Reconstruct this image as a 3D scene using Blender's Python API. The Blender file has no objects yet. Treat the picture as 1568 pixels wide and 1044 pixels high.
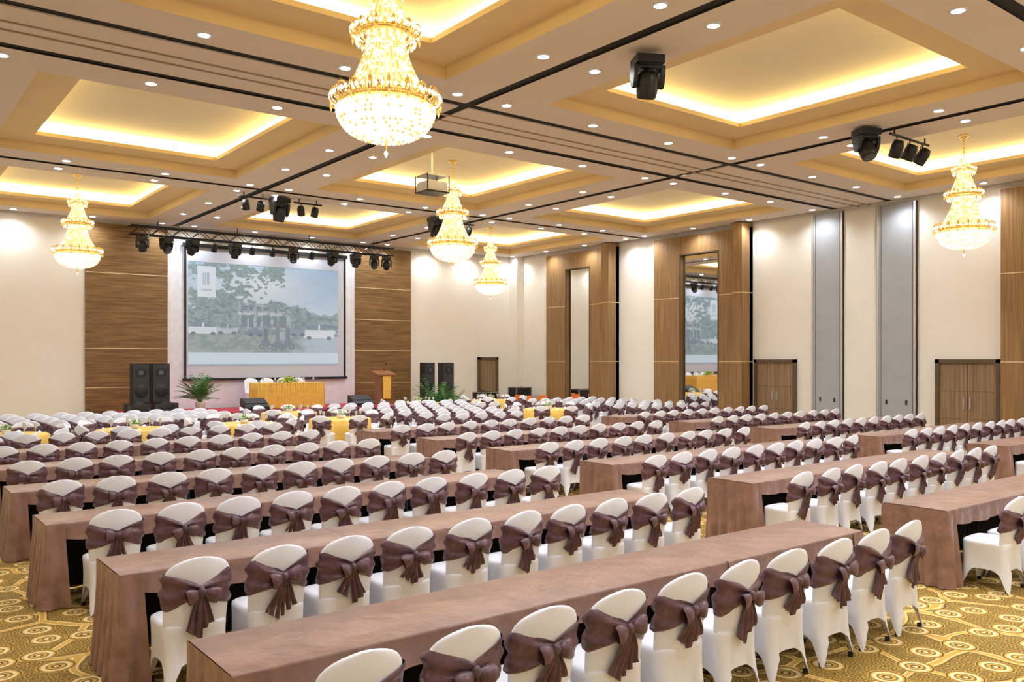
import bpy, math, random
from math import sin, cos, pi, sqrt, radians
from mathutils import Vector, Matrix, noise
random.seed(7)
scene = bpy.context.scene
COL = scene.collection

# ------------------------------------------------------------------ materials
def new_mat(name):
    m = bpy.data.materials.new(name); m.use_nodes = True
    nt = m.node_tree
    return m, nt, nt.nodes['Principled BSDF']
def N(nt, t, **kw):
    n = nt.nodes.new(t)
    for k, v in kw.items():
        setattr(n, k, v)
    return n
def lk(nt, a, b): nt.links.new(a, b)
def simple(name, col, rough=0.6, metal=0.0, var=0.06, scale=6.0, bump=0.0, bscale=60, sheen=0.0, emit=None, es=0.0, bdist=.02):
    m, nt, b = new_mat(name)
    tc = N(nt, 'ShaderNodeTexCoord')
    no = N(nt, 'ShaderNodeTexNoise'); no.inputs['Scale'].default_value = scale; no.inputs['Detail'].default_value = 4
    lk(nt, tc.outputs['Object'], no.inputs['Vector'])
    r = N(nt, 'ShaderNodeValToRGB')
    r.color_ramp.elements[0].position = .3; r.color_ramp.elements[1].position = .7
    c0 = [max(0, c*(1-var)) for c in col[:3]]; c1 = [min(1, c*(1+var)) for c in col[:3]]
    r.color_ramp.elements[0].color = (*c0, 1); r.color_ramp.elements[1].color = (*c1, 1)
    lk(nt, no.outputs['Fac'], r.inputs['Fac']); lk(nt, r.outputs['Color'], b.inputs['Base Color'])
    b.inputs['Roughness'].default_value = rough; b.inputs['Metallic'].default_value = metal
    if sheen: b.inputs['Sheen Weight'].default_value = sheen
    if bump:
        n2 = N(nt, 'ShaderNodeTexNoise'); n2.inputs['Scale'].default_value = bscale
        lk(nt, tc.outputs['Object'], n2.inputs['Vector'])
        bp = N(nt, 'ShaderNodeBump'); bp.inputs['Strength'].default_value = bump; bp.inputs['Distance'].default_value = bdist
        lk(nt, n2.outputs['Fac'], bp.inputs['Height']); lk(nt, bp.outputs['Normal'], b.inputs['Normal'])
    if emit:
        b.inputs['Emission Color'].default_value = (*emit, 1); b.inputs['Emission Strength'].default_value = es
    return m
def wood(name, ca, cb, axis='x', rough=.45):
    m, nt, b = new_mat(name)
    tc = N(nt, 'ShaderNodeTexCoord'); mp = N(nt, 'ShaderNodeMapping')
    mp.inputs['Scale'].default_value = (1.0, 1.0, 26.0) if axis == 'x' else (22.0, 22.0, .7)
    lk(nt, tc.outputs['Object'], mp.inputs['Vector'])
    no = N(nt, 'ShaderNodeTexNoise'); no.inputs['Scale'].default_value = 1.0; no.inputs['Detail'].default_value = 6; no.inputs['Roughness'].default_value = .65
    no.inputs['Distortion'].default_value = .3
    lk(nt, mp.outputs['Vector'], no.inputs['Vector'])
    r = N(nt, 'ShaderNodeValToRGB'); r.color_ramp.elements[0].position = .32; r.color_ramp.elements[1].position = .7
    r.color_ramp.elements[0].color = (*ca, 1); r.color_ramp.elements[1].color = (*cb, 1)
    lk(nt, no.outputs['Fac'], r.inputs['Fac']); lk(nt, r.outputs['Color'], b.inputs['Base Color'])
    b.inputs['Roughness'].default_value = rough
    return m
def emis(name, col, s, base=(.8, .8, .8), sample=True):
    m, nt, b = new_mat(name)
    b.inputs['Base Color'].default_value = (*base, 1)
    b.inputs['Emission Color'].default_value = (*col, 1); b.inputs['Emission Strength'].default_value = s
    if not sample:
        try: m.cycles.emission_sampling = 'NONE'
        except Exception: pass
    return m

M = {}
M['wall'] = simple('wall_cream_paint', (.84, .795, .725), .7, var=.02, scale=1.5)
M['ceil'] = simple('ceiling_paint', (.73, .64, .56), .7, var=.02, scale=1.2)
M['ledge'] = simple('coffer_gold_paint', (.77, .59, .32), .6, var=.03, scale=1.5)
M['ctop'] = simple('coffer_top_paint', (.76, .67, .51), .6, var=.03, scale=1)
M['cove'] = emis('cove_led_glow', (1.0, .80, .34), 5.0)
M['black'] = simple('black_metal', (.018, .018, .02), .4, .3)
M['blackgap'] = simple('black_shadow_gap', (.010, .009, .009), .8)
M['track'] = simple('partition_track', (.35, .25, .15), .4, .4)
M['woodF'] = wood('walnut_horizontal', (.095, .047, .015), (.32, .18, .065), 'x')
M['woodV'] = wood('walnut_vertical', (.18, .095, .035), (.39, .225, .09), 'z')
M['doorwood'] = wood('oak_door', (.17, .105, .055), (.35, .235, .13), 'z')
M['doorframe'] = simple('door_frame_bronze', (.11, .07, .04), .4)
M['gold'] = simple('brass', (.88, .62, .22), .25, .9, var=.1)
M['seam'] = simple('brass_seam', (.75, .6, .35), .4, .3)
M['grey'] = simple('partition_grey', (.39, .41, .44), .5, .1, var=.04, scale=2)
M['alu'] = simple('aluminium', (.6, .6, .6), .35, .6)
M['whitef'] = simple('white_spandex', (.85, .87, .96), .55, var=.02, scale=8)
M['sash'] = simple('mauve_satin', (.125, .060, .082), .27, var=.32, scale=14, bump=.35, bscale=24, sheen=.12)
M['cloth'] = simple('brown_table_linen', (.275, .152, .112), .34, var=.18, scale=6, bump=.6, bscale=7, sheen=.08, bdist=.04)
M['yellow'] = simple('yellow_satin', (.80, .50, .09), .45, var=.12, scale=8, bump=.2, bscale=20)
M['under'] = simple('table_underside_and_shade', (.014, .010, .010), .8)
M['red'] = simple('red_stage_carpet', (.42, .03, .055), .9, var=.15, scale=12)
M['darkred'] = simple('dark_red_skirt', (.13, .012, .018), .7, var=.2, scale=9)
M['leaf'] = simple('palm_leaf', (.06, .17, .035), .5, var=.45, scale=10)
M['leafl'] = simple('flower_leaf', (.20, .45, .05), .5, var=.4, scale=10)
M['pot'] = simple('white_pot', (.75, .72, .68), .4)
M['grille'] = simple('speaker_grille', (.03, .03, .033), .6, bump=.6, bscale=150)
M['lens'] = simple('lamp_lens', (.10, .12, .16), .08, .3)
M['projscreen'] = simple('projection_screen_fabric', (.60, .63, .73), .8, var=.01)
M['podium'] = wood('podium_wood', (.16, .06, .02), (.34, .15, .05), 'z')
M['orange'] = simple('orange_plastic', (.85, .22, .04), .4)
M['white'] = simple('white_paint', (.78, .80, .88), .5)
M['silver'] = simple('silver_case', (.45, .45, .47), .3, .7)
M['disc'] = emis('downlight_disc', (.97, .97, 1), 40, sample=False)
M['bead'] = emis('crystal_bead_lit', (1, .92, .70), 1.45, (.9, .85, .7), False)
M['bead2'] = emis('crystal_bead_amber', (1, .64, .22), .42, (.85, .6, .25), False)
M['core'] = emis('chandelier_inner_glow', (1, .78, .40), .80, (.7, .6, .35), False)
M['bowl'] = emis('chandelier_bowl_glow', (1, .90, .64), 1.7, (.9, .8, .6), False)
m, nt, b = new_mat('mirror_glass'); b.inputs['Base Color'].default_value = (.86, .88, .88, 1); b.inputs['Metallic'].default_value = 1; b.inputs['Roughness'].default_value = .02
M['mirror'] = m
m, nt, b = new_mat('projected_picture')
at = N(nt, 'ShaderNodeAttribute'); at.attribute_name = 'pic'
lk(nt, at.outputs['Color'], b.inputs['Emission Color'])
mx = N(nt, 'ShaderNodeMixRGB'); mx.blend_type = 'MULTIPLY'; mx.inputs['Fac'].default_value = 1; mx.inputs[2].default_value = (.3, .3, .3, 1)
lk(nt, at.outputs['Color'], mx.inputs[1]); lk(nt, mx.outputs['Color'], b.inputs['Base Color'])
b.inputs['Emission Strength'].default_value = .56; b.inputs['Roughness'].default_value = .8
M['pic'] = m
def carpet():
    m, nt, b = new_mat('patterned_carpet')
    tc = N(nt, 'ShaderNodeTexCoord')
    def vor(scale, feat, rnd, off=(0, 0, 0), src=None):
        mp = N(nt, 'ShaderNodeMapping'); mp.inputs['Location'].default_value = off
        mp.inputs['Scale'].default_value = (1, 1, 0)
        lk(nt, src or tc.outputs['Object'], mp.inputs['Vector'])
        v = N(nt, 'ShaderNodeTexVoronoi', feature=feat, voronoi_dimensions='2D')
        v.inputs['Scale'].default_value = scale; v.inputs['Randomness'].default_value = rnd
        lk(nt, mp.outputs['Vector'], v.inputs['Vector']); return v
    def ramp(src, stops, const=True):
        r = N(nt, 'ShaderNodeValToRGB'); r.color_ramp.interpolation = 'CONSTANT' if const else 'LINEAR'
        els = r.color_ramp.elements
        while len(els) < len(stops): els.new(.5)
        for e, (p, c) in zip(els, stops):
            e.position = p; e.color = (*c, 1)
        lk(nt, src, r.inputs['Fac']); return r
    dark = (.12, .07, .014); olive = (.22, .14, .024); gold = (.62, .36, .06); cream = (.80, .64, .34); mid = (.38, .23, .035)
    v1 = vor(2.7, 'F1', .5)
    rings = ramp(v1.outputs['Distance'], [(0, cream), (.05, dark), (.09, gold), (.15, olive), (.19, cream), (.26, gold), (.30, dark), (.33, gold)])
    mask = ramp(v1.outputs['Distance'], [(0, (1, 1, 1)), (.35, (0, 0, 0))])
    nz = N(nt, 'ShaderNodeTexNoise'); nz.inputs['Scale'].default_value = 1.3; nz.inputs['Detail'].default_value = 1
    lk(nt, tc.outputs['Object'], nz.inputs['Vector'])
    mx = N(nt, 'ShaderNodeMixRGB'); mx.blend_type = 'ADD'; mx.inputs['Fac'].default_value = .6
    lk(nt, tc.outputs['Object'], mx.inputs[1]); lk(nt, nz.outputs['Color'], mx.inputs[2])
    v2 = vor(15, 'F1', .6)
    bg = ramp(v2.outputs['Distance'], [(0, gold), (.16, dark), (.32, mid), (.5, olive)])
    v3 = vor(1.5, 'DISTANCE_TO_EDGE', .8, (3, 2, 0), mx.outputs['Color'])
    sc = ramp(v3.outputs['Distance'], [(0, gold), (.03, cream), (.045, gold), (.06, dark), (.075, (0, 0, 0))])
    scm = ramp(v3.outputs['Distance'], [(0, (1, 1, 1)), (.075, (0, 0, 0))])
    a = N(nt, 'ShaderNodeMixRGB'); lk(nt, scm.outputs['Color'], a.inputs['Fac']); lk(nt, bg.outputs['Color'], a.inputs[1]); lk(nt, sc.outputs['Color'], a.inputs[2])
    c = N(nt, 'ShaderNodeMixRGB'); lk(nt, mask.outputs['Color'], c.inputs['Fac']); lk(nt, a.outputs['Color'], c.inputs[1]); lk(nt, rings.outputs['Color'], c.inputs[2])
    lk(nt, c.outputs['Color'], b.inputs['Base Color']); b.inputs['Roughness'].default_value = .95
    return m
M['carpet'] = carpet()

# ------------------------------------------------------------------ mesh builder
class MB:
    def __init__(s): s.v = []; s.f = []; s.m = []; s.mats = []; s.sm = []
    def mi(s, k):
        if k not in s.mats: s.mats.append(k)
        return s.mats.index(k)
    def face(s, idx, k, smooth=False): s.f.append(tuple(idx)); s.m.append(s.mi(k)); s.sm.append(smooth)
    def quad(s, a, b, c, d, k):
        n = len(s.v); s.v += [tuple(a), tuple(b), tuple(c), tuple(d)]; s.face((n, n+1, n+2, n+3), k)
    def box(s, x0, x1, y0, y1, z0, z1, k, T=None):
        n = len(s.v); P = [(x0,y0,z0),(x1,y0,z0),(x1,y1,z0),(x0,y1,z0),(x0,y0,z1),(x1,y0,z1),(x1,y1,z1),(x0,y1,z1)]
        if T: P = [tuple(T @ Vector(p)) for p in P]
        s.v += P
        for f in ((0,3,2,1),(4,5,6,7),(0,1,5,4),(1,2,6,5),(2,3,7,6),(3,0,4,7)): s.face([n+i for i in f], k)
    def grid(s, rows, k, closed=False, smooth=True):
        n = len(s.v); R = len(rows); C = len(rows[0])
        for r in rows: s.v += [tuple(p) for p in r]
        for i in range(R-1):
            for j in range(C if closed else C-1):
                j2 = (j+1) % C
                s.face((n+i*C+j, n+i*C+j2, n+(i+1)*C+j2, n+(i+1)*C+j), k, smooth)
        return n
    def lathe(s, prof, k, n=16, c=(0,0,0), T=None, smooth=True):
        rows = []
        for r, z in prof:
            row = [Vector((c[0]+r*cos(2*pi*i/n), c[1]+r*sin(2*pi*i/n), c[2]+z)) for i in range(n)]
            if T: row = [T @ p for p in row]
            rows.append(row)
        s.grid(rows, k, True, smooth)
    def tube(s, a, b, r, k, n=6, r2=None):
        a = Vector(a); b = Vector(b); d = (b-a)
        if d.length < 1e-6: return
        d.normalize(); u = d.orthogonal().normalized(); w = d.cross(u)
        r2 = r if r2 is None else r2
        rows = [[p + (u*cos(2*pi*i/n)+w*sin(2*pi*i/n))*rr for i in range(n)] for p, rr in ((a, 0.0001), (a, r), (b, r2), (b, 0.0001))]
        s.grid(rows, k, True, False)
    def octa(s, p, r, k, h=None):
        h = h or r; x, y, z = p; n = len(s.v)
        s.v += [(x+r,y,z),(x,y+r,z),(x-r,y,z),(x,y-r,z),(x,y,z+h),(x,y,z-h)]
        for i in range(4):
            s.face((n+i, n+(i+1)%4, n+4), k); s.face((n+(i+1)%4, n+i, n+5), k)
    def ell(s, c, rad, k, nu=12, nv=8, T=None):
        rows = []
        for i in range(nv+1):
            ph = -pi/2 + pi*i/nv
            row = []
            for j in range(nu):
                p = Vector((rad[0]*cos(ph)*cos(2*pi*j/nu), rad[1]*cos(ph)*sin(2*pi*j/nu), rad[2]*sin(ph)))
                if T: p = T @ p
                row.append(p + Vector(c))
            rows.append(row)
        s.grid(rows, k, True)
    def mesh(s, name):
        me = bpy.data.meshes.new(name); me.from_pydata(s.v, [], s.f)
        for k in s.mats: me.materials.append(M[k])
        me.polygons.foreach_set('material_index', s.m)
        me.polygons.foreach_set('use_smooth', s.sm)
        me.update(); return me
    def obj(s, name, loc=(0,0,0), rot=0, parent=None):
        return place(s.mesh(name), name, loc, rot, parent)
def place(me, name, loc=(0,0,0), rot=0, parent=None, scale=1):
    o = bpy.data.objects.new(name, me); o.location = loc; o.rotation_euler = (0, 0, rot); o.scale = (scale,)*3
    COL.objects.link(o)
    if parent: o.parent = parent
    return o

# ------------------------------------------------------------------ room shell
XL, XR, YB, YF, H = -1.3, 22.3, -3.1, 28.3, 6.5
b = MB(); b.quad((XL, YB, 0), (XR, YB, 0), (XR, YF, 0), (XL, YF, 0), 'carpet'); b.obj('floor')
b = MB(); b.box(XL-.2, XR+.2, YF, YF+.2, 0, 7.2, 'wall'); b.obj('wall_front')
b = MB(); b.box(XR, XR+.2, YB-.2, YF, 0, 7.2, 'wall'); b.obj('wall_right')
b = MB(); b.box(XL-.2, XL, YB-.2, YF, 0, 7.2, 'wall'); b.obj('wall_left')
b = MB(); b.box(XL, XR, YB-.2, YB, 0, 7.2, 'wall'); b.obj('wall_back')
XS = [1.2, 8.25, 15.3, 22.22]
YS = [(-3.04, 4.4), (4.4, 11.8), (13.4, 20.8), (20.8, 28.22)]
b = MB(); g = .10
def ring(x0,x1,y0,y1,z, X0,X1,Y0,Y1,Z, k):
    a=[(x0,y0,z),(x1,y0,z),(x1,y1,z),(x0,y1,z)]; c=[(X0,Y0,Z),(X1,Y0,Z),(X1,Y1,Z),(X0,Y1,Z)]
    for i in range(4):
        j=(i+1)%4; b.quad(a[i],a[j],c[j],c[i],k)
dl = MB(); spots = []
for i in range(3):
    for (y0, y1) in YS:
        x0, x1 = XS[i], XS[i+1]
        cx, cy = (x0+x1)/2, (y0+y1)/2
        ox, oy, ix, iy = 2.5, 2.8, 1.8, 2.12
        ring(x0+g,x1-g,y0+g,y1-g,H, cx-ox,cx+ox,cy-oy,cy+oy,H,'ceil')
        ring(x0+g,x1-g,y0+g,y1-g,H, x0+g,x1-g,y0+g,y1-g,H+.03,'blackgap')
        ring(cx-ox,cx+ox,cy-oy,cy+oy,H, cx-ox,cx+ox,cy-oy,cy+oy,H+.2,'ledge')
        ring(cx-ox,cx+ox,cy-oy,cy+oy,H+.2, cx-ix,cx+ix,cy-iy,cy+iy,H+.2,'ledge')
        ring(cx-ix,cx+ix,cy-iy,cy+iy,H+.2, cx-ix,cx+ix,cy-iy,cy+iy,H+.28,'ledge')
        e = .25
        ring(cx-ix,cx+ix,cy-iy,cy+iy,H+.28, cx-ix-e,cx+ix+e,cy-iy-e,cy+iy+e,H+.28,'ledge')
        ring(cx-ix-e,cx+ix+e,cy-iy-e,cy+iy+e,H+.28, cx-ix-e,cx+ix+e,cy-iy-e,cy+iy+e,H+.55,'cove')
        b.quad((cx-ix-e,cy-iy-e,H+.55),(cx+ix+e,cy-iy-e,H+.55),(cx+ix+e,cy+iy+e,H+.55),(cx-ix-e,cy+iy+e,H+.55),'ctop')
        fx = [x0+.5, x0+2.5, x1-2.5, x1-.5]; fy = [y0+.45, y0+2.6, y1-2.6, y1-.45]
        for a in range(4):
            for c in range(4):
                if a in (0,3) or c in (0,3): spots.append((fx[a], fy[c]))
for x in XS: b.quad((x-g-.02,YB,H+.028),(x+g+.02,YB,H+.028),(x+g+.02,YF,H+.028),(x-g-.02,YF,H+.028),'blackgap')
for y in (-3.05,4.4,11.8,13.4,20.8,28.22): b.quad((XL,y-g-.02,H+.027),(XR,y-g-.02,H+.027),(XR,y+g+.02,H+.027),(XL,y+g+.02,H+.027),'blackgap')
b.quad((XL,YB,H),(XS[0]-g,YB,H),(XS[0]-g,YF,H),(XL,YF,H),'ceil')
for i in range(3):
    b.box(XS[i]+g, XS[i+1]-g, 11.8+g, 13.4-g, H, H+.02, 'ceil')
b.box(XL, XR, 12.42, 12.46, H-.015, H+.01, 'track'); b.box(XL, XR, 12.74, 12.78, H-.015, H+.01, 'track')
b.obj('ceiling')
for (x, y) in spots:
    dl.lathe([(.0001, -.012), (.078, -.012)], 'disc', 16, (x, y, H))
    dl.lathe([(.078, -.014), (.108, -.014), (.112, 0)], 'white', 16, (x, y, H))
dlo = dl.obj('recessed_downlights')
for (x, y) in spots:
    L = bpy.data.lights.new('downlight_beam', 'SPOT'); L.energy = 126; L.color = (.87, .935, 1.0); L.spot_size = radians(150); L.spot_blend = .8; L.shadow_soft_size = .06
    o = bpy.data.objects.new('downlight_beam', L); o.location = (x, y, H-.03); COL.objects.link(o); o.parent = dlo

# ------------------------------------------------------------------ front wall
def wood_panel(name, x0, x1, zs, key):
    b = MB(); b.box(x0, x1, YF-.08, YF, 0, 6.4, key)
    for z in zs: b.box(x0, x1, YF-.086, YF-.08, z-.012, z+.012, 'seam')
    b.obj(name)
wood_panel('wood_wall_panel', 5.65, 8.05, (4.88, 2.55, 1.35), 'woodF')
wood_panel('wood_wall_panel', 14.72, 17.1, (4.88, 3.7, 2.55, 1.35), 'woodF')
b = MB(); b.box(8.05, 14.72, YF-.04, YF, 0.6, 5.95, 'white'); b.obj('trim_1')
b = MB(); y = YF-.12
b.box(8.55, 14.3, y, y+.03, 1.58, 5.9, 'projscreen')
for x in (8.55, 14.23): b.box(x, x+.07, y-.015, y, 1.58, 5.9, 'black')
b.box(8.5, 14.35, y-.04, y+.03, 1.52, 1.6, 'black'); b.box(8.5, 14.35, y-.06, y+.05, 5.88, 6.0, 'black')
scr = b.obj('projection_screen')
def fbm(x, y): return noise.fractal(Vector((x, y, 0)), 1.0, 2.0, 4)
def lerp(a, b, t):
    t = max(0, min(1, t)); return tuple(a[i]*(1-t)+b[i]*t for i in range(3))
nx, nz = 240, 150
verts = []; faces = []; cols = []
X0, X1, Z0, Z1 = 8.68, 14.0, 2.02, 5.42
yy = y-.006
for j in range(nz+1):
    for i in range(nx+1): verts.append((X0+(X1-X0)*i/nx, yy, Z0+(Z1-Z0)*j/nz))
BW = [(.33,.365,.38,.50),(.38,.41,.38,.50),(.43,.455,.38,.49),(.47,.52,.38,.51),(.54,.565,.38,.48),(.58,.63,.38,.50)]
def pic(u, v):
    n = fbm(u*8, v*8); n2 = fbm(u*26+5, v*26); n3 = fbm(u*60+9, v*60)
    sky = lerp((.62,.74,.86), (.36,.52,.72), (v-.45)*1.6+n*.4)
    sky = lerp(sky, (.92,.94,.96), max(0, 1-sqrt((u-.45)**2*2+(v-.80)**2*7)*1.5))
    sky = lerp(sky, (.30,.44,.62), max(0, (u-.62)*2.2)*max(0, (v-.5)*2))
    c = sky
    ht = .62+.10*n+.10*max(0, 1-abs(u-.22)*5)-.10*max(0, u-.6)*3
    if .33 < v < ht+.05*n2: c = lerp((.07,.12,.10), (.28,.36,.32), .5+n2+.5*n3)
    if .36 < v < (.62 if u < .52 else .57) and .31 < u < .66:
        c = lerp((.34,.37,.38), (.48,.50,.50), .5+n)
        for (a0, a1, b0, b1) in BW:
            if a0 < u < a1 and (b0 < v < b1 or .545 < v < .585): c = (.10,.13,.16)
        if .505 < v < .53: c = (.62,.64,.66)
        if n2 > .12: c = lerp(c, (.08,.14,.09), .75)
    fol = (v-.60)*1.5 - abs(u-.30)*1.3 + n*1.1 + n2*.8
    if fol > .12 and u < .62 and v > .52: c = lerp((.08,.14,.10), (.26,.36,.26), .5+n3)
    if v < .34:
        c = lerp((.17,.22,.15), (.32,.35,.26), .5+n2*1.2+n)
        c = lerp(c, (.48,.55,.60), (u-.60)*5+n)
        if .30 < v and n2 > .05: c = (.12,.15,.12)
    def car(cu, cv, w, h, body):
        nonlocal c
        du, dv = (u-cu)/w, (v-cv)/h
        if abs(du) < 1-.12*abs(dv) and -1 < dv < .25: c = body
        if abs(du+.05) < .66-.28*max(0, dv) and .2 <= dv < 1: c = (.12,.17,.22) if abs(du) > .06 else body
        for q in (-.6, .6):
            if (du-q)**2*w*w+(dv+.95)**2*h*h < .00030: c = (.03,.03,.03)
    car(.09,.36,.10,.055,(.80,.84,.88)); car(.24,.36,.07,.045,(.50,.54,.58)); car(.86,.35,.12,.07,(.84,.88,.93)); car(.42,.34,.05,.04,(.12,.14,.18)); car(.71,.36,.05,.05,(.20,.24,.3))
    for (pu, pv, hh, cc) in ((.49,.19,.18,(.06,.07,.08)), (.57,.18,.22,(.12,.13,.15)), (.64,.19,.19,(.07,.09,.12))):
        if abs(u-pu) < .015-.02*abs(v-pv-hh*.6) and pv+.03 < v < pv+hh: c = cc
        if (u-pu)**2+((v-pv-hh-.012)*.66)**2 < .00012: c = (.30,.20,.15)
        for dq in (-.026, .026):
            rr = (u-pu-dq)**2+((v-pv)*.66)**2
            if .00014 < rr < .00042: c = (.04,.04,.05)
        if abs(u-pu) < .028 and pv < v < pv+.05+.5*abs(u-pu): c = (.10,.11,.13)
    if v < .13: c = (.72,.85,.92)
    if v < .012 or v > .99: c = (.25,.35,.42)
    if .055 < u < .165 and .66 < v < .96:
        c = (.84,.89,.95)
        if .085 < u < .135 and .78 < v < .90 and abs(sin(u*260)) > .45: c = (.40,.48,.56)
        if .08 < u < .14 and .72 < v < .74: c = (.5,.56,.62)
    return lerp(c, (.54,.67,.84), .36)
for j in range(nz):
    for i in range(nx):
        a = j*(nx+1)+i; faces.append((a, a+1, a+nx+2, a+nx+1)); cols.append(pic((i+.5)/nx, (j+.5)/nz))
me = bpy.data.meshes.new('projected_picture'); me.from_pydata(verts, [], faces); me.materials.append(M['pic'])
ca = me.color_attributes.new('pic', 'FLOAT_COLOR', 'CORNER')
for p in me.polygons:
    for li in p.loop_indices: ca.data[li].color = (*cols[p.index], 1)
po = place(me, 'projected_picture'); po.parent = scr

def door(name, plane, a0, a1, top=2.22, double=True, depth=.10):
    b = MB()
    def bx(p0, p1, d0, d1, z0, z1, k):
        if plane == 'x': b.box(XR-d1, XR-d0, p0, p1, z0, z1, k)
        else: b.box(p0, p1, YF-d1, YF-d0, z0, z1, k)
    f = .1; s0 = .002
    bx(a0, a0+f, s0, depth, 0, top, 'doorframe'); bx(a1-f, a1, s0, depth, 0, top, 'doorframe'); bx(a0, a1, s0, depth, top-f, top, 'doorframe')
    mid = (a0+a1)/2
    if double:
        bx(a0+f, mid-.006, s0, .05, 0.01, top-f, 'doorwood'); bx(mid+.006, a1-f, s0, .05, .01, top-f, 'doorwood')
        for s_ in (-.09, .07): bx(mid+s_, mid+s_+.02, .05, .10, .95, 1.25, 'alu')
        for q in (a0+f, mid+.006):
            w_ = mid-.006-a0-f
            for zz in (.7, 1.4): bx(q+.03, q+w_-.03, .05, .053, zz, zz+.01, 'doorframe')
    else:
        bx(a0+f, a1-f, s0, .05, .01, top-f, 'doorwood'); bx(a0+f+.05, a0+f+.17, .05, .10, 1.0, 1.03, 'alu')
    b.obj(name)
door('door_1', 'y', 20.3, 21.32, 2.32, False)
door('door_2', 'x', 14.72, 16.2)
door('door_3', 'x', 9.02, 10.6)
b = MB()
for a0, a1 in ((XL, 5.65), (17.1, 20.3), (21.32, 21.9)): b.box(a0, a1, YF-.02, YF, 0, .12, 'doorframe')
b.obj('baseboard_front')
b = MB()
for a0, a1 in ((26.1, 27.7), (20.3, 22.15), (14.2, 14.72), (10.6, 11.1)): b.box(XR-.02, XR, a0, a1, 0, .12, 'doorframe')
b.obj('baseboard_right')
b = MB(); b.box(21.95, XR, 27.75, YF, 0, H, 'wall'); b.obj('corner_column')
def mirror_group(y0, y1, my0, my1, name='wood_mirror_alcove'):
    b = MB(); d = .16; x0 = XR-d
    b.box(x0, XR, my1, y1, 0, 6.36, 'woodV'); b.box(x0, XR, y0, my0, 0, 6.36, 'woodV')
    b.box(x0, XR, my0, my1, 5.75, 6.36, 'woodV')
    b.box(XR-.03, XR, my0, my1, 0, 5.75, 'mirror')
    for q in (my0, my1-.04): b.box(x0-.01, x0+.03, q, q+.04, 0, 5.75, 'doorframe')
    b.box(x0-.01, x0+.03, my0, my1, 5.72, 5.76, 'doorframe')
    b.box(XR-.55, XR, y0, y0+.38, 0, 6.46, 'woodV')
    for z in (4.3, 2.15):
        b.box(x0-.006, x0, my1, y1, z-.012, z+.012, 'seam'); b.box(x0-.006, x0, y0+.38, my0, z-.012, z+.012, 'seam')
        b.box(XR-.556, XR-.55, y0, y0+.38, z-.012, z+.012, 'seam'); b.box(XR-.55, XR, y0-.006, y0, z-.012, z+.012, 'seam')
    b.obj(name)
mirror_group(22.15, 26.1, 23.55, 24.95)
mirror_group(16.3, 20.3, 17.5, 19.15)
mirror_group(4.9, 8.98, 6.1, 7.75)
b = MB()
for (a0, a1, k) in ((13.2, 14.2, 'grey'), (12.2, 13.2, 'wall'), (11.1, 12.2, 'grey')):
    b.box(XR-.06 if k == 'grey' else XR-.03, XR, a0, a1, 0, 6.42, k)
    b.box(XR-.063, XR-.02, a0-.012, a0+.012, 0, 6.42, 'black')
    if k == 'grey':
        for q in (a0+.012, a1-.06): b.box(XR-.09, XR, q, q+.05, 0, 6.42, 'alu')
        for q in (a0+.10, a1-.13): b.box(XR-.064, XR-.06, q, q+.012, 0, 6.42, 'doorframe')
        b.box(XR-.07, XR-.06, a0+.25, a0+.30, 1.0, 1.12, 'black'); b.box(XR-.07, XR-.06, a1-.30, a1-.25, 1.0, 1.12, 'black')
b.obj('operable_partition')

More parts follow.
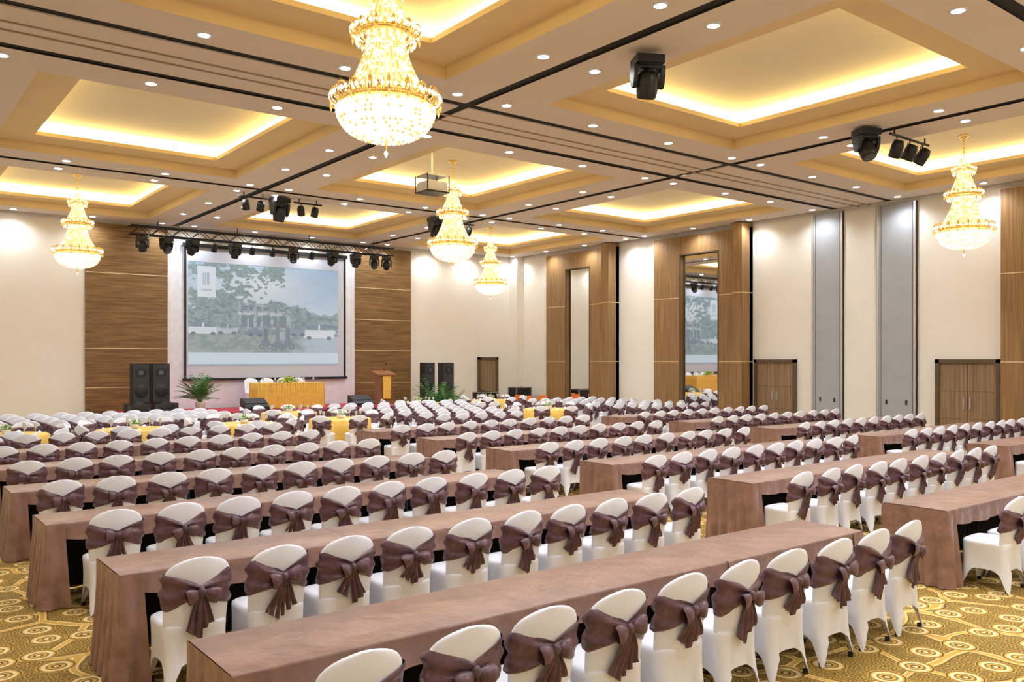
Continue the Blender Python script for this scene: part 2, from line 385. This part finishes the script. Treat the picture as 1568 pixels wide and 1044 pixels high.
# ------------------------------------------------------------------ chair
def wz(z):
    if z < .76: return .205 + .014*sin((z-.44)/.32*pi*.5)
    t = min(1, (z-.76)/.146); return max(.012, .219*(1-t**2.3)**.5)
def tz(z): return .032 if z < .76 else .032*(1-((z-.76)/.15)**2*.6)
def cz(z): return -.185-(z-.44)*.15
def sect(z, grow, n=32, sy=0):
    w = wz(max(z, .40))+grow; t = tz(z)+grow; pts = []
    for i in range(n):
        th = 2*pi*i/n; c_, s_ = cos(th), sin(th)
        x = w*math.copysign(abs(c_)**.7, c_); y = t*math.copysign(abs(s_)**.7, s_)
        pts.append((x, y + cz(z) + .05*(x/.217)**2+sy))
    return pts
def chair_mesh(seed, sash=True):
    rnd = random.Random(seed); b = MB()
    n = 64; p = .42
    def per(th, w, d):
        c_, s_ = cos(th), sin(th)
        return w*math.copysign(abs(c_)**p, c_), d*math.copysign(abs(s_)**p, s_)
    rows = []
    for (sc, z) in ((.001, .478), (.55, .476), (.9, .47), (.985, .458), (1.0, .44)):
        rows.append([(per(2*pi*i/n, .215*sc, .215*sc)[0], per(2*pi*i/n, .215*sc, .215*sc)[1]+.005, z) for i in range(n)])
    LV = 9
    for l in range(1, LV+1):
        t = l/LV; row = []
        for i in range(n):
            th = 2*pi*i/n; cf = abs(sin(2*th)); x, y = per(th, .215, .215)
            zb = .20*(1-cf**3.0)
            z = .44-(.44-zb)*t
            k = 1 - .12*(1-cf)*sin(t*pi*.5) + .10*cf**6*t*t - .02*sin(t*pi)
            ky = k+.12*t*t if (y < 0 and cf > .5) else k
            row.append((x*k, y*ky+.005, z))
        rows.append(row)
    b.grid(rows, 'whitef', True)
    for sx in (-1, 1):
        for sy in (-1, 1): b.lathe([(.0001, .03), (.02, .03), (.018, 0)], 'under', 8, (sx*.188, sy*.19-.012*(sy < 0), 0))
    zs = [.46, .52, .58, .64, .70, .74, .775, .80, .825, .85, .87, .887, .898, .904]
    b.grid([[(x, y, z) for x, y in sect(z, g_, sy=s_)] for z, g_, s_ in ((.24, -.02, .03), (.32, -.008, .012), (.40, 0, .002))]+[[(x, y, z) for x, y in sect(z, 0)] for z in zs], 'whitef', True)
    zt = .904; top = sect(zt, 0)
    b.face([len(b.v)+i for i in range(len(top))], 'whitef', True); b.v += [(x, y, zt) for x, y in top]
    if sash:
        nn = 64; R = 16; rows = []
        ph = rnd.uniform(0, 6); dip = rnd.uniform(.045, .075); kz = .69+rnd.uniform(-.015, .01)
        ff = rnd.uniform(3.2, 4.8)
        for r in range(R+1):
            v = r/R; row = []
            for i in range(nn):
                th = 2*pi*i/nn; rear = sin(th) < 0; xx = abs(cos(th))**.7
                if rear:
                    zt_ = kz+.035+(dip+.02)*min(1, xx*1.1)**.8; zb_ = kz-.035-.085*min(1, xx*1.15)**.8
                else: zt_, zb_ = kz+.055+dip, kz-.12
                z = zb_+(zt_-zb_)*v + .003*sin(th*5+ph)
                am = .0085 if xx > .15 else .004
                gr = .014+am*sin(v*pi*ff+ph+xx*2*math.copysign(1, cos(th)))+.004*sin(v*19+th*4+ph) - (.010 if r in (0, R) else 0)
                pw = wz(z)+gr; pt = tz(z)+gr
                c_, s_ = cos(th), sin(th)
                x = pw*math.copysign(abs(c_)**.7, c_); y = pt*math.copysign(abs(s_)**.7, s_)+cz(z)+.05*(x/.217)**2
                row.append((x, y, z))
            rows.append(row)
        b.grid(rows, 'sash', True)
        ky = cz(kz)-.055
        b.ell((0, ky-.012, kz), (.026, .024, .032), 'sash', 10, 6)
        for s_ in (-1, 1):
            ang = rnd.uniform(-.1, .6); L = rnd.uniform(.075, .11); rows = []
            for q in range(9):
                t = q/8; w = .012+.040*sin(t*pi*.62)**.9; row = []
                for e in range(12):
                    a = 2*pi*e/12
                    px = .012+L*t; pz = cos(a)*w*(1+.18*sin(a*3+ph)); py = -sin(a)*(.006+.024*sin(t*pi*.8))
                    row.append((s_*(px*cos(ang)+pz*sin(ang)), ky+py-.012, kz-px*sin(ang)+pz*cos(ang)))
                rows.append(row)
            b.grid(rows, 'sash', True)
            L2 = rnd.uniform(.19, .31); spread = rnd.uniform(.01, .07)*s_; rows = []; fph = rnd.uniform(0, 6)
            for q in range(11):
                t = q/10; w = .014+.044*t**.7; row = []
                for e in range(11):
                    u = e/10-.5; z = kz-.01-L2*t + u*s_*.08*t**3
                    x = s_*.008+spread*t+u*2*w
                    y = cz(z)-.048-.014*cos(u*16+fph)*(.5+t)-.018*(1-t)-.012*sin(t*5+fph)
                    row.append((x, y, z))
                rows.append(row)
            b.grid(rows, 'sash')
    return b.mesh('banquet_chair')
CH = [chair_mesh(s) for s in range(8)]
def put_chair(x, y, rot=0.0, me=None):
    place(me or random.choice(CH), 'banquet_chair', (x, y, 0), rot+random.uniform(-.05, .05))

# ------------------------------------------------------------------ tables
def table_mesh(kind, L=1.8, D=.64, key='cloth'):
    b = MB(); n = 60
    z1 = .75
    prof = [(-.010, .585), (-.006, .62), (-.003, .68), (0, .735), (.004, .745), (.012, z1), (D*.5, z1+.001), (D-.012, z1), (D, .735), (D+.006, .4), (D+.012, .015)]
    rows = []
    for (y, z) in prof:
        row = []
        for i in range(n+1):
            x = L*i/n; dy = 0; dz = 0
            if z < .72:
                amp = (.75-z)*.03
                if y < .1: amp = (.75-z)*.06
                dy = amp*(sin(x*31)+.6*sin(x*17+2)) * (-1 if y < .1 else 1)
                if y < .1: dz = (.75-z)*.08*(sin(x*5+1)+.5*sin(x*13))
            row.append((x, y+dy, z+dz))
        rows.append(row)
    b.grid(rows, key)
    def end(x, s_):
        rows = []; m = 60
        for q in range(14):
            t = q/13; z = z1-.004-(z1-.012)*t; row = []
            for i in range(m+1):
                w = i/m
                if w < .22:
                    k = (1-w/.22); px = x - s_*(.15+.04*t)*k; py = -.012-.02*t
                    py -= .05*t*abs(sin(k*4.5))**1.5
                else:
                    kk = (w-.22)/.78; px = x; py = -.012*(1-kk)+(D+.012)*kk
                tt = t**.8
                f = tt*.034*(abs(sin(w*19+s_*.5+.5*t))**1.6+.35*sin(w*43+2*t))
                px += s_*(f + .03*t*t + .002) * (1 if w >= .22 else w/.22)
                row.append((px, py, z))
            rows.append(row)
        b.grid(rows, key)
    if kind in 'L': end(0, -1)
    if kind in 'R': end(L, 1)
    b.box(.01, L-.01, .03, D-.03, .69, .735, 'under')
    b.box(.01, L-.01, D-.03, D-.015, .04, .70, 'under')  # added black liner inside the back skirt, paints the shade under the table
    for x in (.12, L-.12):
        for y in (.08, D-.1): b.tube((x, y, 0), (x, y, .69), .014, 'black', 8)
        b.tube((x, .08, .12), (x, D-.1, .12), .01, 'black', 6)
    return b.mesh('banquet_table')
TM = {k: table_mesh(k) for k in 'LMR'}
PX = 2.27
cols_x = [1.40, 8.33, 15.35]
for k in range(-1, 6):
    for ci, x0 in enumerate(cols_x):
        yb = 4.5+PX*k
        if k == -1 and ci != 2: continue
        jx = random.uniform(-.04, .04)
        for i, kk in enumerate('LMR'):
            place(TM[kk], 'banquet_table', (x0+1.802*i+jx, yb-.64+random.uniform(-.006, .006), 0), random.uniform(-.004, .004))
        for i in range(10):
            put_chair(x0+.43+.548*i+random.uniform(-.015, .015), yb-1.10+.24+random.uniform(-.02, .01))
def chair_row(x0, y0, n, dx=.56):
    for i in range(n): put_chair(x0+dx*i, y0+random.uniform(-.03, .03))
chair_row(1.9, 17.15, 10)
for yy_ in (20.75, 21.7, 22.65, 23.6): chair_row(1.9, yy_, 11)
for yy_ in (17.2,): chair_row(11.2, yy_, 5)
for yy_ in (18.3, 19.3, 20.3): chair_row(11.4, yy_, 6)
for yy_ in (21.4, 22.4, 23.4): chair_row(11.4, yy_, 9)
for yy_ in (17.3, 18.3, 19.3, 20.4, 21.4, 22.4): chair_row(18.2, yy_, 6)

def round_table():
    b = MB(); n = 72; rows = []
    for (r, z) in ((.001, .755), (.5, .755), (.73, .752), (.75, .735), (.755, .5), (.775, .25), (.80, .02)):
        row = []
        for i in range(n):
            th = 2*pi*i/n; a = (.75-z)*.06 if z < .7 else 0
            rr = r+a*sin(th*14)+.4*a*sin(th*9+1); row.append((rr*cos(th), rr*sin(th), z))
        rows.append(row)
    b.grid(rows, 'yellow', True)
    b.lathe([(.0001,.76),(.07,.76),(.09,.84),(.085,.85)], 'white', 16)
    rnd = random.Random(3)
    for i in range(60):
        a = rnd.uniform(0, 6.28); r = rnd.uniform(0, .12); p = (r*cos(a), r*sin(a), .86+rnd.uniform(0, .10)-r*.3)
        b.octa(p, rnd.uniform(.015, .028), 'leafl' if i % 3 else 'white')
    for i in range(7):
        a = 2*pi*i/7+.3
        b.lathe([(.03,.757),(.004,.76),(.004,.85),(.03,.88),(.032,.95)], 'projscreen', 10, (.5*cos(a), .5*sin(a), 0))
        b.lathe([(.001,.80),(.05,.757)], 'whitef', 8, (.6*cos(a+.3), .6*sin(a+.3), 0))
    return b.mesh('round_banquet_table')
RT = round_table()
for (x, y) in [(2.4,19.0),(4.75,19.0),(7.1,19.0),(9.6,19.2),(9.6,22.3),(16.4,19.2),(18.4,24.8),(15.2,24.6)]:
    place(RT, 'round_banquet_table', (x, y, 0), random.uniform(0, 3))
    nch = 9; a0 = random.uniform(0, .6)
    for i in range(nch):
        a = a0+2*pi*i/nch; r = 1.06
        if y > 24 and sin(a) > .3 and x < 16: continue
        if y == 24.6 and x+r*cos(a) > 16: continue
        put_chair(x+r*cos(a), y+r*sin(a), a+pi/2)

# ------------------------------------------------------------------ stage
b = MB(); SX0, SX1, SY0, SY1, SH = 6.1, 16.0, 25.5, 28.15, .62
b.box(SX0, SX1, SY0, SY1, SH-.04, SH, 'red')
for x in (SX0, SX1):
    b.grid([[(x, SY0+(SY1-SY0)*i/20, z) for i in range(21)] for z in (0, SH)], 'darkred')
b.grid([[(SX0+(SX1-SX0)*i/300, SY0+.02+(.02*sin(i*1.1) if z < .3 else .008*sin(i*1.1)), z) for i in range(301)] for z in (0, .3, SH-.02)], 'darkred')
b.obj('stage')
def head_table():
    b = MB(); L, D = 2.3, .7
    b.box(0, L, 0, D, .80, .83, 'yellow')
    for (p, q) in (((0,0),(L,0)),((L,0),(L,D)),((L,D),(0,D)),((0,D),(0,0))):
        n = 120; rows = []
        for z in (.83, .81, .6, .3, .01):
            row = []
            for i in range(n+1):
                t = i/n; x = p[0]+(q[0]-p[0])*t; y = p[1]+(q[1]-p[1])*t
                dx, dy = (q[1]-p[1]), -(q[0]-p[0]); l = sqrt(dx*dx+dy*dy); a = (.02 if z < .82 else 0)*sin(i*1.3)+.02*(.83-z)
                row.append((x+dx/l*a, y+dy/l*a, z))
            rows.append(row)
        b.grid(rows, 'yellow')
    rnd = random.Random(5)
    for i in range(160):
        a = rnd.uniform(0, 6.28); r = rnd.uniform(0, .24)
        b.octa((L/2+r*cos(a)*1.5, D/2-.1+r*sin(a)*.6, .85+rnd.uniform(0, .2)*(1-r*2.5)), rnd.uniform(.02, .04), 'leafl' if i % 4 else 'yellow')
    for x in (.3, .7, 1.7, 2.05): b.lathe([(.03,.83),(.004,.835),(.004,.9),(.03,.93),(.032,1.0)], 'projscreen', 10, (x, .3, 0))
    return b.obj('head_table', (10.35, 26.5, SH))
head_table()
CHW = chair_mesh(99, False)
for x in (10.6, 11.15, 11.75, 12.3): place(CHW, 'banquet_chair', (x, 27.55, SH), pi, scale=1.08)
b = MB()
b.box(-.35, .35, -.28, .28, 0, .08, 'podium')
rows = []
for (w, d, z) in ((.26, .2, .08), (.24, .19, .6), (.30, .24, 1.05)):
    rows.append([(-w, -d, z), (w, -d, z), (w, d, z), (-w, d, z)])
b.grid(rows, 'podium', True, False)
T = Matrix.Translation((0, 0, 1.1)) @ Matrix.Rotation(radians(14), 4, 'X')
b.box(-.36, .36, -.28, .28, -.03, .03, 'podium', T)
b.quad((-.17, -.25, 1.03), (.17, -.25, 1.03), (.15, -.24, .2), (-.15, -.24, .2), 'yellow')
b.box(-.36, .36, .24, .28, 1.1, 1.28, 'podium')
b.tube((.05, .1, 1.12), (.05, -.05, 1.42), .008, 'black'); b.tube((.05, -.05, 1.42), (.05, -.12, 1.46), .02, 'black', 8)
b.obj('podium', (15.1, 26.8, SH))
def speaker(name, w, d, h, loc, rot=0, horns=True):
    b = MB(); bv = .03
    rows = []
    for z in (0, h):
        rows.append([(-w/2, -d/2+bv, z), (-w/2+bv, -d/2, z), (w/2-bv, -d/2, z), (w/2, -d/2+bv, z), (w/2*.8, d/2, z), (-w/2*.8, d/2, z)])
    b.grid(rows, 'black', True, False)
    k = len(b.v); b.v += rows[0]+rows[1]; b.face(range(k, k+6), 'black'); b.face(range(k+6, k+12), 'black')
    b.box(-w/2+.035, w/2-.035, -d/2-.012, -d/2, .03, h-.03, 'grille')
    T = Matrix.Translation((0, -d/2-.013, h*.30)) @ Matrix.Rotation(radians(90), 4, 'X')
    b.lathe([(w*.36, 0), (w*.34, .008), (w*.10, .002), (.001, .012)], 'black', 24, T=T)
    if horns:
        b.box(-w*.28, w*.28, -d/2-.018, -d/2-.01, h*.68, h*.86, 'black')
        b.box(-w*.12, w*.12, -d/2-.022, -d/2-.016, h*.72, h*.82, 'lens')
    b.obj(name, loc, rot)
speaker('subwoofer', .72, .6, .30, (6.62, 26.3, SH+.002), 0, False); speaker('subwoofer', .72, .6, .30, (7.38, 26.3, SH+.002), 0, False)
speaker('loudspeaker', .52, .45, 1.17, (6.72, 26.4, SH+.305)); speaker('loudspeaker', .52, .45, 1.17, (7.28, 26.4, SH+.305))
speaker('subwoofer', .7, .6, .85, (16.95, 26.7, 0), 0, False); speaker('subwoofer', .7, .6, .85, (17.75, 26.7, 0), 0, False)
speaker('loudspeaker', .46, .42, 1.25, (16.9, 26.75, .853)); speaker('loudspeaker', .52, .42, 1.25, (17.72, 26.75, .853))
def wedge(loc):
    b = MB(); w = .38
    P = [(-w, -.25, 0), (-w, .25, 0), (-w, .25, .38), (-w, -.15, .2), (-w, -.25, .12)]
    rows = [P, [(-x, y, z) for x, y, z in P]]
    b.grid(rows, 'black', True, False)
    k = len(b.v); b.v += rows[0]+rows[1]; b.face(range(k, k+5), 'black'); b.face(range(k+5, k+10), 'black')
    T = Matrix.Translation((0, .04, .29)) @ Matrix.Rotation(radians(24), 4, 'X'); b.box(-w+.04, w-.04, -.17, .19, 0, .012, 'grille', T)
    b.obj('stage_monitor', loc)
wedge((10.0, 25.85, SH)); wedge((13.75, 25.95, SH))
def palm(loc, h, seed):
    rnd = random.Random(seed); b = MB(); ps = .6+.2*h
    b.lathe([(.001, 0), (.13*ps, 0), (.17*ps, .26), (.18*ps, .30), (.16*ps, .30), (.001, .27)], 'pot', 20)
    for i in range(44):
        a = rnd.uniform(0, 2*pi); L = rnd.uniform(.55, 1.0)*(h-.3); up = rnd.uniform(.6, 1.45); prev = None
        for q in range(12):
            t = q/11; r = L*(t*cos(up)+.14*t*t); z = .28+L*(t*sin(up)-.42*t**2.6*cos(up))
            p = Vector((r*cos(a), r*sin(a), z))
            if prev is not None:
                b.tube(prev, p, .005, 'leaf', 4)
                if q > 3:
                    side = Vector((-sin(a), cos(a), 0)); fl = (.11*sin(t*pi*.85)+.03)*(.5+.4*h); d = (p-prev).normalized()
                    for s_ in (-1, 1):
                        tip = p+side*s_*fl+d*fl*.8-Vector((0, 0, fl*.25)); w = d*.013
                        n = len(b.v); b.v += [tuple(p-w), tuple(p+w), tuple((p+tip)/2+w*1.4), tuple(tip), tuple((p+tip)/2-w*1.4)]
                        b.face(range(n, n+5), 'leaf')
            prev = p
    b.obj('potted_palm', loc)
palm((8.35, 25.95, SH), 1.3, 1); palm((16.6, 25.7, 0), 1.75, 2); palm((16.75, 24.9, 0), 1.4, 4)
def plastic_chair(loc, rot):
    b = MB()
    b.grid([[(x, y, .44-.02*(1-abs(x)/.2)) for x in (-.21, -.1, 0, .1, .21)] for y in (-.2, -.07, .07, .2)], 'orange')
    b.grid([[(x, -.2-.1*(z-.44)+.03*(x/.2)**2, z) for x in (-.2, -.1, 0, .1, .2)] for z in (.44, .55, .68, .82)], 'orange')
    for sx in (-1, 1):
        for sy in (-1, 1): b.tube((sx*.18, sy*.17, .43), (sx*.22, sy*.22, 0), .012, 'alu')
    b.obj('stacking_chair', loc, rot)
plastic_chair((20.5, 25.3, 0), 2.6); plastic_chair((21.3, 25.2, 0), 2.9); plastic_chair((20.9, 26.1, 0), 3.3)
def flightcase(loc, rot, w=.9, h=.9):
    b = MB(); b.box(-w/2, w/2, -.3, .3, .1, h, 'black')
    for z in (.1, h-.03): b.box(-w/2-.008, w/2+.008, -.308, .308, z, z+.03, 'silver')
    for sx in (-1, 1):
        for sy in (-1, 1):
            b.box(sx*w/2-.02, sx*w/2+.02, sy*.3-.02, sy*.3+.02, .1, h, 'silver'); b.lathe([(.001,0),(.04,0),(.04,.1)], 'black', 10, (sx*(w/2-.08), sy*.22, 0))
    b.box(-w/4, w/4, -.31, -.3, .4, .5, 'silver')
    b.obj('flight_case', loc, rot)
flightcase((19.7, 26.9, 0), .1, .8, .95); flightcase((21.5, 27.0, 0), -.1, .7, 1.1)

# ------------------------------------------------------------------ stage lighting
def mh_mesh(tilt):
    b = MB()
    b.box(-.17, .17, -.15, .15, -.13, -.03, 'black'); b.box(-.13, .13, -.12, .12, -.15, -.13, 'black')
    for x in (-.11, .11): b.tube((x, 0, -.002), (x, 0, -.04), .02, 'alu')
    for s_ in (-1, 1):
        x = s_*.17
        b.grid([[(x-.025, -w, z), (x+.025, -w, z), (x+.025, w, z), (x-.025, w, z)] for w, z in ((.10,-.15),(.09,-.26),(.06,-.36),(.03,-.40))], 'black', True, False)
    b.box(-.19, .19, -.10, .10, -.18, -.145, 'black')
    T = Matrix.Translation((0, 0, -.33)) @ Matrix.Rotation(tilt, 4, 'X')
    b.lathe([(.001, .13), (.08, .13), (.12, .09), (.135, .0), (.13, -.10), (.115, -.18), (.095, -.195)], 'black', 20, T=T)
    b.lathe([(.095, -.19), (.05, -.175), (.001, -.17)], 'lens', 20, T=T)
    return b.mesh('moving_head_light')
MH = [mh_mesh(t) for t in (.25, -.5, .8)]
def par_bar(name, x0, x1, y, z, n, s=1.0):
    b = MB()
    b.tube((x0, y, z), (x1, y, z), .025, 'black', 8)
    for q in (x0+.15, x1-.15): b.tube((q, y, z), (q, y, H-.003), .015, 'black')
    for i in range(n):
        x = x0+(x1-x0)*(i+.5)/n
        b.tube((x, y, z), (x, y, z-.08), .012, 'black')
        T = Matrix.Translation((x, y, z-.20*s)) @ Matrix.Rotation(.5, 4, 'X') @ Matrix.Rotation(.3*(i-1), 4, 'Y') @ Matrix.Scale(s, 4)
        for s_ in (-1, 1): b.tube((x+s_*.10*s, y, z-.2*s), (x+s_*.06*s, y, z-.07), .01, 'black')
        b.lathe([(.001, .13), (.07, .12), (.095, .05), (.10, -.13), (.09, -.13), (.085, -.08)], 'black', 16, T=T)
        b.lathe([(.088, -.09), (.001, -.075)], 'lens', 16, T=T)
    b.obj(name)
place(MH[0], 'moving_head_light', (8.76, 8.15, H-.06), -.5, scale=1.15)
place(MH[1], 'moving_head_light', (14.85, 8.35, H-.003), -.4, scale=1.15)
par_bar('par_light_bar', 15.15, 16.6, 8.05, H-.12, 3, 1.2)
par_bar('par_light_bar', 7.8, 8.6, 21.3, H-.12, 2); place(MH[0], 'moving_head_light', (8.95, 21.4, H-.003), .2, scale=1.25); par_bar('par_light_bar', 9.3, 10.1, 21.3, H-.12, 2)
par_bar('par_light_bar', 14.5, 15.3, 21.5, H-.12, 2); place(MH[0], 'moving_head_light', (13.9, 21.5, H-.003), .2, scale=1.2)
b = MB(); ty = 27.35; tz0, tz1 = 6.02, 6.28; tx0, tx1 = 6.7, 15.75
for yy in (ty-.13, ty+.13):
    for z in (tz0, tz1): b.tube((tx0, yy, z), (tx1, yy, z), .025, 'black', 8)
nseg = 30
for i in range(nseg):
    xa = tx0+(tx1-tx0)*i/nseg; xb = tx0+(tx1-tx0)*(i+1)/nseg
    up = i % 2
    for yy in (ty-.13, ty+.13): b.tube((xa, yy, tz1 if up else tz0), (xb, yy, tz0 if up else tz1), .012, 'black', 5)
    for z in (tz0, tz1): b.tube((xa, ty-.13, z), (xb, ty+.13, z), .01, 'black', 5)
for x in (7.5, 10, 12.5, 15): b.tube((x, ty, tz1), (x, ty, H-.002), .015, 'black')
for x in (9.25, 10.5, 11.2, 12.6):
    T = Matrix.Translation((x, ty, tz0-.22)) @ Matrix.Rotation(.6, 4, 'X')
    b.tube((x, ty, tz0), (x, ty, tz0-.1), .012, 'black')
    b.lathe([(.001, .12), (.08, .11), (.1, -.12), (.09, -.1), (.001, -.08)], 'black', 14, T=T)
b.obj('lighting_truss')
for i, x in enumerate((7.05, 7.75, 8.55, 9.9, 11.9, 13.35, 14.25, 15.0, 15.5)):
    place(MH[i % 3], 'moving_head_light', (x, ty-.05, tz0-.03), random.uniform(-.5, .5), scale=.95)
b = MB(); b.box(-.26, .26, -.24, .24, -.10, .10, 'white'); b.box(-.24, .24, -.22, .22, .10, .12, 'alu')
T = Matrix.Translation((.1, .24, 0)) @ Matrix.Rotation(radians(-90), 4, 'X'); b.lathe([(.08, 0), (.08, .07), (.06, .07), (.001, .05)], 'lens', 18, T=T)
b.box(-.27, .27, -.25, .25, .24, .27, 'silver'); b.tube((0, 0, .25), (0, 0, .87), .025, 'alu', 10); b.box(-.30, .30, -.27, .27, -.14, -.11, 'black')
for sx in (-.29, .29):
    for sy in (-.26, .26): b.tube((sx, sy, -.13), (sx, sy, .26), .015, 'black')
b.obj('ceiling_projector', (10.6, 16.55, 6.17))

# ------------------------------------------------------------------ chandelier
def chandelier():
    b = MB(); rnd = random.Random(11)
    b.lathe([(.001, 2.47), (.10, 2.47), (.09, 2.44), (.03, 2.41), (.012, 2.38)], 'gold', 20)
    b.tube((0, 0, 2.44), (0, 0, 1.95), .010, 'gold', 8)
    for z in (2.36, 2.28, 2.2, 2.12): b.ell((0, 0, z), (.028, .028, .022), 'gold', 8, 6)
    def cone(r0, z0, r1, z1, ns, nb, pw, br):
        prof = []
        for q in range(13):
            t = q/12; prof.append(((r0+(r1-r0)*t**pw)*.86, z0+(z1-z0)*t))
        b.lathe(prof, 'core', 28)
        for s_ in range(ns):
            a = 2*pi*s_/ns
            for q in range(nb):
                t = (q+.5*(s_ % 2))/nb; r = r0+(r1-r0)*t**pw; z = z0+(z1-z0)*t
                b.octa((r*cos(a), r*sin(a), z), br, 'bead' if rnd.random() < .5 else 'bead2', br*1.25)
    cone(.05, 1.98, .18, 1.74, 14, 8, 1.3, .014)
    cone(.11, 1.70, .27, 1.24, 24, 16, 1.3, .015)
    cone(.20, 1.14, .46, .50, 36, 22, 1.5, .016)
    prof = []
    for q in range(11):
        t = q/10; prof.append((.50*cos(t*pi/2)**.8+.001, .36-.30*sin(t*pi/2)))
    b.lathe(prof, 'bowl', 36)
    for q in range(12):
        t = q/12; r = .535*cos(t*pi/2)**.8; z = .365-.335*sin(t*pi/2); nb = max(4, int(2*pi*r/.06))
        for i in range(nb):
            a = 2*pi*(i+.5*(q % 2))/nb; b.octa((r*cos(a), r*sin(a), z), .019, 'bead' if rnd.random() < .7 else 'bead2', .024)
    b.tube((0, 0, .06), (0, 0, -.08), .012, 'gold', 8); b.octa((0, 0, -.11), .025, 'bead', .05)
    def rim(r, z, h, n, s):
        b.lathe([(r-.02, z), (r+.015, z+.01), (r+.02, z+h), (r-.02, z+h+.01), (r-.02, z)], 'gold', 36)
        for i in range(n):
            a = 2*pi*i/n; ca_, sa_ = cos(a), sin(a); prev = None
            for q in range(11):
                t = q/10; an = -pi*.6+t*pi*1.5; rr = r+s*.45+s*.42*cos(an)*(1-.35*t); zz = z+s*.35+s*.55*sin(an)*(1-.2*t)+s*.3*t
                p = (rr*ca_, rr*sa_, zz)
                if prev: b.tube(prev, p, .010, 'gold', 5)
                prev = p
            for j in range(-2, 3):
                aa = a+j*.30*s/r; hh = s*(1.05-.24*abs(j)); r3 = r+.01+.25*s
                P0 = Vector(((r+.01)*cos(aa), (r+.01)*sin(aa), z+h*.4)); P1 = Vector(((r3+.03)*cos(aa), (r3+.03)*sin(aa), z+h*.6+hh))
                sd = Vector((-sin(aa), cos(aa), 0))*.018; n0 = len(b.v); mid_ = (P0+P1)/2+Vector((cos(aa), sin(aa), 0))*.03
                b.v += [tuple(P0), tuple(mid_-sd), tuple(P1), tuple(mid_+sd)]; b.face((n0, n0+1, n0+2, n0+3), 'bead2' if j % 2 else 'gold')
            cr = r+s*.75
            for j in range(3):
                aa = a+(j-1)*.35*s/r; b.octa((cr*cos(aa), cr*sin(aa), z+s*.45), .024, 'bead', .034)
            for j in range(4):
                aa = a+(j-1.5)*2*pi/n/4; b.octa(((r+.03)*cos(aa), (r+.03)*sin(aa), z-.04-.03*(j % 2)), .016, 'bead' if j % 2 else 'bead2', .038)
            b.octa((cr*ca_, cr*sa_, z-.02), .016, 'bead2', .05)
    rim(.18, 1.72, .03, 8, .07)
    rim(.29, 1.17, .05, 12, .12)
    rim(.48, .41, .06, 18, .16)
    return b.mesh('crystal_chandelier')
CHM = chandelier()
for (x, y) in ((4.65, 8.2), (19.0, 8.45), (4.72, 24.5), (18.6, 25.1), (11.6, 17.2)):
    place(CHM, 'crystal_chandelier', (x, y, 4.575), random.uniform(0, 3))

# ------------------------------------------------------------------ world, camera
w = bpy.data.worlds.new('World'); scene.world = w; w.use_nodes = True
w.node_tree.nodes['Background'].inputs[0].default_value = (1, .9, .78, 1); w.node_tree.nodes['Background'].inputs[1].default_value = .3
cam = bpy.data.cameras.new('camera'); cam.sensor_width = 36; cam.lens = 1300/1568*36; cam.shift_y = (551-522)/1568
cam.clip_end = 200
co = bpy.data.objects.new('camera', cam); co.location = (0, 0, 2.2); co.rotation_euler = (radians(90), 0, radians(-38)); COL.objects.link(co)
scene.camera = co
scene.view_settings.view_transform = 'Standard'
